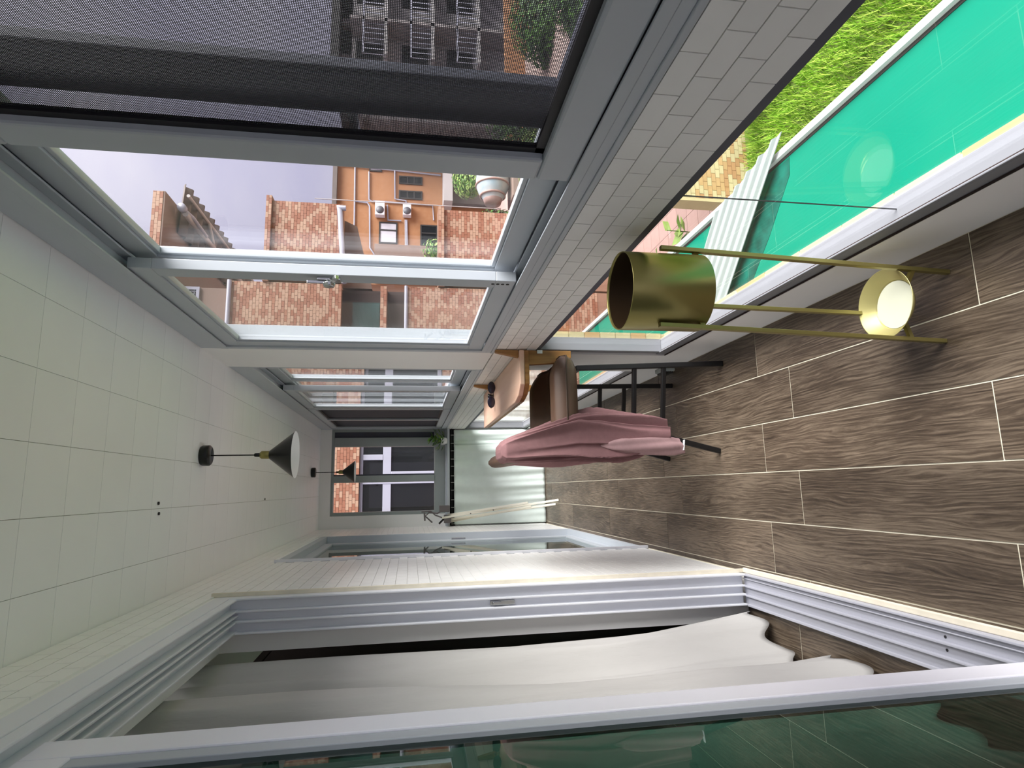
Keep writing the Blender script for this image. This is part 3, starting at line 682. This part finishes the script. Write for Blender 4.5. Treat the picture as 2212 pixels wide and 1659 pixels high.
for k in range(7): stm.tube([(.505, YF - .085, 1.07), (.505 + random.uniform(-.03, .06), YF - .09 + random.uniform(-.02, .02), 1.16)], .002, 5)
stm.build('stem', 'leaf_dark', pl)

# ------------------------------------------------------------------ folded clothes rack
rk = thing('folding_rack', 'folded white clothes rack with grey joints leaning in the far corner', 'clothes rack')
for a, c in (((-.129, 5.87, .004), (-.290, 6.34, 1.12)), ((-.172, 6.00, .004), (-.318, 6.40, 1.10)), ((-.150, 5.93, .30), (-.268, 6.36, 1.07)), ((-.19, 6.03, .25), (-.335, 6.41, 1.05))):
    MB().bar(a, c, .022, .012).build('pole', 'rack_white', rk, .003)
MB().tube([(-.20, 6.33, 1.09), (-.245, 6.34, 1.17), (-.232, 6.35, 1.25), (-.270, 6.35, 1.29), (-.335, 6.36, 1.22)], .008).build('hook', 'rack_grey', rk)
MB().tube([(-.30, 6.36, 1.09), (-.262, 6.35, 1.19), (-.22, 6.34, 1.235), (-.225, 6.34, 1.33)], .007).build('hook', 'rack_grey', rk)
MB().tube([(-.235, 6.34, 1.30), (-.315, 6.35, 1.295)], .009).build('hook', 'rack_grey', rk)
MB().box(-.232, -.165, 6.30, 6.34, 1.045, 1.15).build('joint', 'rack_grey', rk, .006)
MB().box(-.345, -.262, 6.325, 6.415, 1.03, 1.10).build('joint', 'rack_grey', rk, .006)
MB().tube([(-.30, 6.36, 1.10), (-.350, 6.37, 1.15)], .010).build('knob', 'black_plastic', rk)
for z in (.62, .84): MB().lathe([(0, -.016), (.006, -.016), (.006, .016), (0, .016)], (lerp(-.129, -.290, z / 1.12), lerp(5.87, 6.34, z / 1.12), z), 12, axis='y').build('rivet', 'rack_grey', rk)

# ================================================================== OUTSIDE
ZG = -2.2
# teal canopy roof below the windows
tc = thing('canopy_roof', 'flat teal-green canopy roof just outside the floor-level glass, edged in white', 'canopy')
MB().box(XW + .006, 1.395, YN - 1, 5.5, -.17, -.15).build('canopy_panel', 'teal', tc)
MB().box(1.3955, 1.425, YN - 1, 5.5, -.19, -.128).build('edge_strip', 'trim_white', tc)
MB().box(1.382, 1.395, YN - 1, 5.5, -.1498, -.147).build('edge_gasket', 'track_dark', tc)
# dark strip beside the sheet: its reflection and shadow painted on the canopy
shd = MB(); pts = [(1.375, 2.15), (1.30, 2.16), (1.24, 2.215), (1.10, 2.34), (.95, 2.50), (.80, 2.64), (.76, 2.70), (.76, 2.90), (.84, 2.84), (1.0, 2.66), (1.2, 2.46), (1.37, 2.26)]
shd.prism([(min(x, 1.375), y_) for x, y_ in pts], -.1499, -.1485, 'z').build('painted_shade', 'teal_shade', tc)
# white corrugated sheet resting on the canopy
cs = MB(); P0 = Vector((1.477, 2.126, 0)); E1 = Vector((1.378, 2.689, 0)) - P0; DV = Vector((-.60, .62, 0))
def fcs(u, v):
    p = P0 + E1 * u + DV * v * 1.12; w = (u * 5.5) % 1; h = .016 * (1 - SM(min(1, abs(w - .5) / .26)) if abs(w - .5) < .26 else 0)
    return (p.x, p.y, -.119 + h + .012 * (1 - v))
cs.grid(fcs, 100, 6)
for q in range(len(cs.smooth)): cs.smooth[q] = False
tag(cs.build('corrugated_sheet', 'sheet_white', None, solid=.004), 'white corrugated plastic sheet lying across the teal canopy', 'sheet')
# ground
gr = MB().box(XW + .3, 14, -3, 40, ZG - .3, ZG - .012).build('ground', 'paver_grout'); tag(gr, 'garden ground in front of the brick house', kind='structure')
pm = MB().box(-.147, .147, -.147, .147, -.012, 0).mesh('paver', 'paver')
for i in range(13):
    for j in range(15):
        x = 1.9 + .3 * i; y = 5.75 + .3 * j
        if y < 9.95: link('paver', pm, gr, loc=(x, y, ZG))
tag(MB().box(1.5, 11, -3, 5.58, ZG - .012, ZG + .02).build('lawn_soil', 'soil'), 'soil under the lawn', kind='structure')
gb = MB(); rnd = random.Random(3)
for k in range(60000):
    x = rnd.uniform(2.3, 7.6); y = rnd.uniform(.6, 5.5); h = rnd.uniform(.06, .17); a = rnd.uniform(0, 6.28); w = .006; l = rnd.uniform(.02, .11); b_ = rnd.uniform(0, 6.28)
    dx, dy = math.cos(a) * w, math.sin(a) * w
    gb.add([(x - dx, y - dy, ZG + .02), (x + dx, y + dy, ZG + .02), (x + l * math.cos(b_), y + l * math.sin(b_), ZG + .02 + h)], [(0, 1, 2)], rnd.random() < .4)
tag(gb.build('lawn', ['grass', 'grass2']), 'bright green long grass of the lawn below the windows', 'grass', kind='stuff')
def face_tiles(parent, y, x0, x1, z0, z1, limit=0, skip=None, key=None, name='brick', mats=('brick_red', 'brick_red2', 'brick_cream'), th=.008, pw=.1, ph=.05):
    """two-tone brick tiles on a wall facing -Y"""
    L = []; r = 0; z = z1; rn = random.Random(int(x0 * 100 + z0 * 31))
    while z - ph > z0 - .001:
        x = x0 - (pw / 2 if r % 2 else 0)
        while x < x1 - .001:
            a, b = max(x, x0), min(x + pw, x1)
            if b - a > .015 and not (skip and skip((a + b) / 2, z - ph / 2)):
                ii = int(round(x / pw)); w = .7 * math.sin(ii * 1.9 + r * .8) + .7 * math.sin(ii * 1.1 - r * .9) + rn.uniform(-2.0, 2.0)
                L.append((a, b, z - ph, z, 2 if w > .15 else rn.randrange(2)))
            x += pw
        z -= ph; r += 1
    if key: L.sort(key=key)
    cache = {}; rest = MB(); g = .0022
    for i, (a, b, c, d, mi) in enumerate(L):
        if i < limit:
            k = (round(b - a, 3), mi)
            if k not in cache: cache[k] = MB().box(-(b - a) / 2 + g, (b - a) / 2 - g, -th, 0, -ph / 2 + g, ph / 2 - g).mesh(name, mats[mi])
            link(name, cache[k], parent, loc=((a + b) / 2, y, (c + d) / 2))
        else: rest.box(a + g, b - g, y - th, y, c + g, d - g, mi)
    if rest.v: tag(rest.build(name + '_field', list(mats), parent), kind='stuff')
# garden wall
gw = thing('garden_wall', 'low two-tone brick wall behind the lawn', 'wall')
MB().box(3.02, 7.5, 5.608, 5.80, ZG - .1, -.55).build('wall_body', 'brick_back', gw)
face_tiles(gw, 5.608, 3.02, 7.5, ZG, -.55, 300, key=lambda t: abs(t[0] - 3.4) + abs(t[2] + 1.9), mats=('stone_tan', 'brick_tan', 'stone_cream'))
MB().box(2.985, 3.018, 5.598, 5.80, ZG - .1, -.52).build('corner_post', 'stone_cream', gw)
# ------------------------------------------------------------------ neighbouring brick house
nh = thing('brick_house', 'neighbouring house clad in terracotta and cream brick tiles with white windows', 'house')
FY = 10.0
MB().box(-5, -.40, FY, 16, ZG - .1, 4.36).box(-.40, 2.06, FY, 16, 2.25, 4.36).box(.98, 1.12, FY, 16, .05, 2.20).box(-.40, 2.06, FY, 16, ZG - .1, .05).box(1.12, 2.06, FY, 16, .05, .92).box(2.06, 3.42, FY, 16, 2.62, 4.36).box(2.06, 3.42, FY, 16, ZG - .1, 1.50).box(2.06, 3.42, FY + .02, 16, 1.855, 1.965).box(-.40, .98, FY + .6, 16, .05, 2.25).box(1.12, 2.06, FY + .6, 16, .92, 2.2).box(2.06, 2.42, FY, 16, 1.50, 2.62).build('main_wall', 'brick_back', nh)
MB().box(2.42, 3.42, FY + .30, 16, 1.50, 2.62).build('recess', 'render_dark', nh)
hole = lambda x, z: (-.40 < x < .98 and .05 < z < 2.25) or (1.12 < x < 2.06 and .92 < z < 2.2) or (2.42 < x < 3.42 and 1.5 < z < 2.62)
face_tiles(nh, FY, -1.0, 3.42, -1.85, 4.35, 0, skip=hole)
face_tiles(nh, FY + .02, 2.42, 3.42, 1.86, 1.96, 0)
# window set of the house seen through the end window
def house_window(x0, x1, z0, z1, zt, muls, panes_m):
    f = MB().box(x0, x1, FY + .06, FY + .13, z0, z0 + .07).box(x0, x1, FY + .06, FY + .13, z1 - .05, z1).box(x0, x0 + .06, FY + .06, FY + .13, z0 + .07, z1 - .05).box(x1 - .06, x1, FY + .06, FY + .13, z0 + .07, z1 - .05)
    f.box(x0 + .06, x1 - .06, FY + .05, FY + .13, zt - .065, zt + .065)
    for a, c, lo in muls: f.box(a, c, FY + .045, FY + .13, (z0 + .07) if lo else zt + .065, (zt - .065) if lo == 2 else z1 - .05)
    fo = f.build('window', 'pvc', nh, .006)
    MB().box(x0 + .06, x1 - .06, FY + .09, FY + .10, z0 + .07, z1 - .05).build('pane', 'dark_glass' if panes_m is None else panes_m, fo)
    return fo
house_window(-.40, .98, .05, 2.245, 1.815, [(.10, .20, 1), (.485, .575, 0), (.20, .30, 2)], None)
house_window(1.12, 2.06, .93, 2.19, 1.80, [(1.55, 1.62, 1)], None)
MB().grid(lambda u, v: (lerp(-.30, .12, u), FY + .20 + .02 * math.sin(u * 40), lerp(.6, 1.70, v)), 40, 4).build('drape', 'green_drape', nh)
MB().box(2.55, 3.20, FY + .27, FY + .30, 1.985, 2.44).build('window', 'green_window', nh)
MB().tube([(2.06, FY - .03, 1.535), (3.42, FY - .03, 1.535)], .030).build('pipe', 'pvc', nh)
MB().tube([(1.0, FY - .04, 4.36), (3.42, FY - .04, 4.36)], .035).build('pipe', 'pvc', nh)
# projecting right part: upper block, parapet, pipe
MB().box(3.46, 4.86, FY + .008, FY + .25, 2.62, 3.76).build('upper_block', 'brick_back', nh)
face_tiles(nh, FY + .008, 3.46, 4.86, 2.62, 3.76, 300, key=lambda t: (abs(t[0] - 4.3) + abs(t[2] - 3.2)))
cp = MB().box(3.42, 4.92, FY - .06, FY + .30, 3.765, 3.855).build('coping', 'brick_back', nh)
face_tiles(nh, FY - .06, 3.42, 4.92, 3.765, 3.855, 0, ph=.045)
MB().box(3.46, 4.86, FY + .008, FY + .25, ZG - .1, .885).build('parapet', 'brick_back', nh)
face_tiles(nh, FY + .008, 3.46, 4.86, -1.5, .885, 0)
MB().box(3.43, 4.90, FY - .05, FY + .30, .888, .995).build('coping', 'brick_back', nh)
face_tiles(nh, FY - .05, 3.43, 4.90, .89, .99, 0)
MB().tube([(3.42, FY - .06, 2.56), (4.72, FY - .06, 2.66), (4.76, FY - .06, 2.70), (4.76, FY - .06, 2.56)], .045).build('pipe', 'pvc', nh)
MB().prism([(3.46, 2.62), (4.70, 2.62), (4.60, 2.40), (3.46, 2.12)], FY + .3, FY + .9, 'y').build('soffit', 'render_brown', nh)
# upper storey, roof slab, corrugated awning
MB().box(-5, 3.40, FY + .35, 16, 4.36, 5.44).build('upper_wall', 'render_brown', nh)
MB().box(-5, 4.92, FY + .008, 15, 5.445, 5.63).build('roof_slab', 'render_brown', nh)
face_tiles(nh, FY + .008, 2.0, 4.92, 5.47, 5.63, 0, ph=.053)
uw = MB().box(2.95, 3.40, FY + .30, FY + .345, 4.92, 4.97).box(2.95, 3.40, FY + .30, FY + .345, 5.36, 5.41).box(3.35, 3.40, FY + .30, FY + .345, 4.97, 5.36).box(2.90, 2.95, FY + .30, FY + .345, 4.92, 5.41).build('window', 'pvc', nh)
MB().box(2.95, 3.35, FY + .33, FY + .34, 4.97, 5.36).build('pane', 'dark_glass', uw)
gl = MB()
for k in range(5): gl.box(2.95, 3.35, FY + .315, FY + .322, 5.00 + .085 * k, 5.008 + .085 * k)
for k in range(5): gl.box(2.98 + .085 * k, 2.988 + .085 * k, FY + .315, FY + .322, 4.97, 5.36)
gl.build('grille', 'pvc', uw)
def fawn(u, v):
    return (lerp(4.45, 5.34, u), lerp(10.55, 15.2, v), 5.40 - .06 * u + .05 * math.sin(v * 4.65 / .30 * 2 * math.pi) * (.8 + .2 * u))
MB().grid(fawn, 4, 260).build('awning', 'roof_metal', nh, solid=.01)
MB().tube([(5.10, 10.5, 5.27), (5.10, 15, 5.27)], .03).tube([(4.72, 10.4, 5.26), (4.72, 15, 5.26)], .05).tube([(5.10, 11.6, 5.27), (4.72, 11.9, 5.24)], .03).build('awning_tube', 'pole_grey', nh)
MB().lathe([(0, -.05), (.07, -.05), (.07, .05), (0, .05)], (4.80, 10.35, 5.30), 16, axis='y').tube([(4.80, 10.35, 5.30), (4.74, 10.6, 5.20), (4.66, 11.2, 5.16)], .03).build('bracket', 'pvc', nh)
# ------------------------------------------------------------------ orange apartment house far behind
oh = thing('orange_building', 'orange rendered apartment house with dark windows and white pipes behind the brick house', 'building')
OY = 25.0
MB().box(8.6, 14.5, OY, OY + 8, ZG - .2, 4.62).build('wall', 'orange_wall', oh)
MB().box(8.4, 14.7, OY - .25, OY + 8.2, 4.62, 4.80).build('roof', 'roof_metal', oh)
def ohw(x0, x1, z0, z1, muls, horiz, pm='dark_glass'):
    f = MB(); w = .06
    f.box(x0, x1, OY - .05, OY - .002, z0, z0 + w).box(x0, x1, OY - .05, OY - .002, z1 - w, z1).box(x0, x0 + w, OY - .05, OY - .002, z0 + w, z1 - w).box(x1 - w, x1, OY - .05, OY - .002, z0 + w, z1 - w)
    for m_ in muls: f.box(m_ - w / 2, m_ + w / 2, OY - .05, OY - .002, z0 + w, z1 - w)
    for h_ in horiz: f.box(x0 + w, x1 - w, OY - .05, OY - .002, h_ - w / 2, h_ + w / 2)
    o = f.build('window', 'track_dark', oh)
    MB().box(x0 + w, x1 - w, OY - .03, OY - .02, z0 + w, z1 - w).build('pane', pm, o)
ohw(13.24, 13.62, 1.0, 2.02, [], [1.36, 1.65]); ohw(12.54, 12.94, 1.0, 2.02, [], [1.36, 1.65])
ohw(10.44, 11.42, 2.06, 2.84, [11.05], [], 'curtain_grey'); ohw(10.44, 11.38, .34, 1.08, [11.0], []); ohw(13.75, 14.35, 2.75, 3.3, [14.05], [], 'curtain_grey')
def ac(x0, x1, z0, z1):
    o = MB().box(x0, x1, OY - .35, OY - .02, z0, z1).build('air_conditioner', 'ac_white', oh, .02)
    MB().lathe([(0, -.01), (.17, -.01), (.17, .0), (0, 0)], ((x0 + x1) / 2 - .08, OY - .352, (z0 + z1) / 2), 20, axis='y').build('fan', 'ac_fan', o)
ac(11.60, 12.22, 2.60, 3.0); ac(11.66, 12.20, 1.48, 1.83)
for pts in ([(14.45, 3.9), (9.9, 3.86)], [(13.95, 4.5), (13.75, .2)], [(12.3, 3.9), (12.25, 3.35), (12.1, 3.25), (10.2, 3.2), (9.9, 3.0)], [(13.9, 2.2), (12.5, 2.18), (12.45, 1.7), (12.2, 1.7)], [(12.35, 3.1), (12.3, .55), (11.6, .5)], [(13.7, 3.3), (12.4, 3.28), (12.3, 3.1)], [(11.55, 1.66), (9.8, 1.62)], [(11.55, 1.72), (9.8, 1.69)], [(12.2, 2.5), (11.5, 2.46), (11.5, 1.9)]):
    MB().tube([(x, OY - .06, z) for x, z in pts], .035, 8).build('pipe', 'pvc', oh)
MB().box(8.7, 10.3, OY - .3, OY - .01, .2, 3.0).build('side_bay', 'render_brown', oh)
MB().box(12.0, 14.45, OY - 1.2, OY - .01, -.25, .12).build('canopy', 'grey_wall', oh)
MB().box(12.3, 14.2, OY - .4, OY - .012, ZG, -.25).build('opening', 'render_dark', oh)
MB().tube([(11.6, 23.5, -2.2), (11.6, 23.5, 5.3)], .02).build('antenna', 'pole_grey', oh)
# ------------------------------------------------------------------ grey apartment block behind the mesh
gb_ = thing('grey_building', 'grey apartment block with balconies seen through the mesh screen', 'building')
GY = 22.0
MB().box(16.6, 26, GY, GY + 8, ZG - 4, 3.85).build('wall', 'grey_wall', gb_)
MB().box(16.3, 26, GY - .5, GY + 8.2, 4.28, 4.60).build('roof', 'track_dark', gb_)
for x in (17.0, 18.6, 20.2): MB().box(x, x + .2, GY + .2, GY + .6, 3.85, 4.28).build('roof_post', 'grey_wall2', gb_)
for z in (2.55, .75, -1.05):
    MB().box(16.4, 23, GY - 1.0, GY - .01, z - .12, z).build('balcony', 'grey_wall', gb_)
    rl = MB().box(16.4, 23, GY - 1.0, GY - .95, z + .75, z + .82)
    for k in range(30): rl.box(16.4 + .22 * k, 16.43 + .22 * k, GY - .99, GY - .96, z, z + .75)
    rl.build('railing', 'pvc', gb_)
    for x in (16.9, 18.1, 19.4, 20.7): 
        o = MB().box(x, x + .75, GY - .04, GY - .002, z + .1, z + 1.15).build('window', 'track_dark', gb_)
        MB().box(x + .06, x + .69, GY - .05, GY - .041, z + .16, z + 1.09).build('pane', 'dark_glass', o)
for x in (17.85, 20.4): MB().box(x, x + .15, GY - 1.0, GY - .01, -3, 3.85).build('pillar', 'grey_wall2', gb_)
# small house seen between mesh frame and post
hs = thing('brown_house', 'grey-brown house with flat roof seen through the strip of mesh beside the window post', 'house')
MB().box(15.0, 16.5, 23.0, 27, ZG - 2, 3.3).build('wall', 'grey_wall2', hs)
MB().box(14.9, 16.55, 22.8, 27.2, 3.3, 3.45).build('roof', 'roof_metal', hs)
for z in (1.9, .6):
    MB().box(15.2, 16.2, 22.93, 22.998, z, z + .8).build('window', 'track_dark', hs)
# ------------------------------------------------------------------ trees and plants
def tree(name, label, x, y, z0, h, R, n, size, mats, trunk=.08):
    t = thing(name, label, 'tree', None); 
    MB().tube([(x, y, z0), (x + .05, y, z0 + h * .35), (x - .03, y + .04, z0 + h * .7)], [trunk, trunk * .8, trunk * .4], 8).build('trunk', 'bark', t)
    o = leaf_blob(t, (x, y, z0 + h - R[2] * .9), n, R, size, mats).build('foliage', list(mats), t); tag(o, kind='stuff'); return t
tree('leafy_tree', 'dark green bushy tree behind the mesh screen, in front of the grey block', 12.6, 14.2, ZG - 1, 2.0, (1.3, 1.0, 1.1), 5200, .09, ('leaf_dark', 'leaf'))
tree('leafy_tree', 'tall narrow dark green tree beside the orange wall behind the mesh screen', 11.0, 11.6, ZG - 1, 1.6, (1.0, .8, .9), 4200, .08, ('leaf_dark', 'leaf'))
tree('leafy_tree', 'green bush seen through the mesh strip beside the post', 10.6, 15.5, ZG - 1, 2.6, (1.1, .8, 1.2), 4200, .09, ('leaf_dark', 'leaf'))
tree('leafy_shrub', 'pale green shrub spreading below and in front of the blue jar', 6.35, 10.95, ZG, 1.55, (.85, .22, .32), 2600, .05, ('leaf', 'leaf_pale'), .04)
tree('leafy_shrub', 'small bright shrub above the blue jar', 6.85, 12.5, ZG, 2.75, (.50, .25, .36), 2000, .05, ('leaf', 'leaf_pale'), .03)
tree('leafy_shrub', 'narrow dark green shrub beside the base of the blue jar', 5.62, 11.8, ZG, 2.25, (.20, .16, .45), 1100, .045, ('leaf_dark', 'leaf'), .03)
tree('potted_sprig', 'thin sprig with yellow-green leaves rising over the parapet', 4.35, 10.6, ZG, 3.45, (.22, .15, .22), 260, .05, ('leaf', 'leaf_pale'), .012)
tag(MB().box(9.5, 17, 17.5, 17.7, ZG - 4, -1.55).build('retaining_wall', 'orange_wall'), 'orange boundary wall behind the dark trees', 'wall')
# jar on its side among the shrubs, resting on a pedestal wall
jr = thing('ceramic_jar', 'large blue-grey banded jar lying on its side among the shrubs', 'jar')
JX, JY, JZ = 6.35, 11.7, -.225
prof = [(0, -.48), (.16, -.48), (.17, -.44), (.21, -.36), (.30, -.22), (.345, -.08), (.35, .06), (.33, .20), (.30, .30), (.24, .38), (.22, .42), (.235, .46), (.20, .46), (0, .40)]
MB().lathe(prof, (JX, JY, JZ), 40, axis='x').build('jar_body', 'jar_blue', jr)
for h_, r in ((-.30, .262), (-.07, .350), (.30, .305)): MB().lathe([(r - .01, -.022), (r + .014, -.018), (r + .014, .018), (r - .01, .022)], (JX + h_, JY, JZ), 40, axis='x').build('band', 'jar_brown', jr)
MB().lathe([(0, -.485), (.165, -.485), (.20, -.38), (.198, -.375)], (JX - .002, JY, JZ), 32, axis='x').build('base', 'jar_brown', jr)
tag(MB().box(5.9, 7.1, 11.3, 12.0, ZG - .1, -.592).build('planter_box', 'render_brown', None, .01), 'brown planter block carrying the blue jar', 'planter')
tag(MB().tube([(5.05, 9.2, ZG), (5.25, 9.25, -.6), (5.4, 9.3, .30)], .012).build('garden_cane', 'pole_grey'), 'thin pale cane standing in front of the jar', 'cane')
# small plants by the canopy edge
def sprout(x, y, z, n, s, label, fl=False):
    t = thing('garden_plant', label, 'plant')
    for k in range(n):
        a = 6.28 * k / n + random.uniform(-.3, .3); h = random.uniform(.3, 1.0) * s * 2.2; l = s * random.uniform(.7, 1.2)
        p = Vector((x, y, z + h)); d = Vector((math.cos(a), math.sin(a), .35)); q = Vector((-math.sin(a), math.cos(a), 0)) * l * .35
        MB().add([p, p + d * l * .5 + q, p + d * l, p + d * l * .5 - q + Vector((0, 0, .01))], [(0, 1, 2), (0, 2, 3)], 0, True).build('leaf', random.choice(['leaf', 'leaf_pale']), t)
    MB().tube([(x, y, z), (x + .01, y, z + s * 2.3)], .006, 6).build('stem', 'leaf', t)
    if fl:
        for k in range(5): MB().lathe([(0, 0), (.05, .01), (.06, .03), (0, .04)], (x + random.uniform(-.12, .12), y + random.uniform(-.12, .12), z + s * 2.4), 8).build('flower', 'flower_yellow', t)
sprout(3.16, 6.75, ZG, 9, .20, 'broad-leaved plant beside the corner of the garden wall')
sprout(3.05, 7.35, ZG, 7, .16, 'small spiky plant on the pink paving')
sprout(2.85, 7.9, ZG, 6, .15, 'low plant at the far end of the pink paving')
sprout(3.95, 5.15, ZG, 8, .20, 'yellow-flowered plant at the foot of the garden wall', True)

# ------------------------------------------------------------------ put each Empty at the base of its thing
bpy.context.view_layer.update()
for o in list(bpy.data.objects):
    if o.type == 'EMPTY' and o.parent is None and o.location.length < 1e-6 and o.children:
        P = [c.matrix_world @ Vector(k) for c in o.children for k in c.bound_box]
        b = Vector(((min(p.x for p in P) + max(p.x for p in P)) / 2, (min(p.y for p in P) + max(p.y for p in P)) / 2, min(p.z for p in P)))
        o.location = b
        for c in o.children: c.location -= b
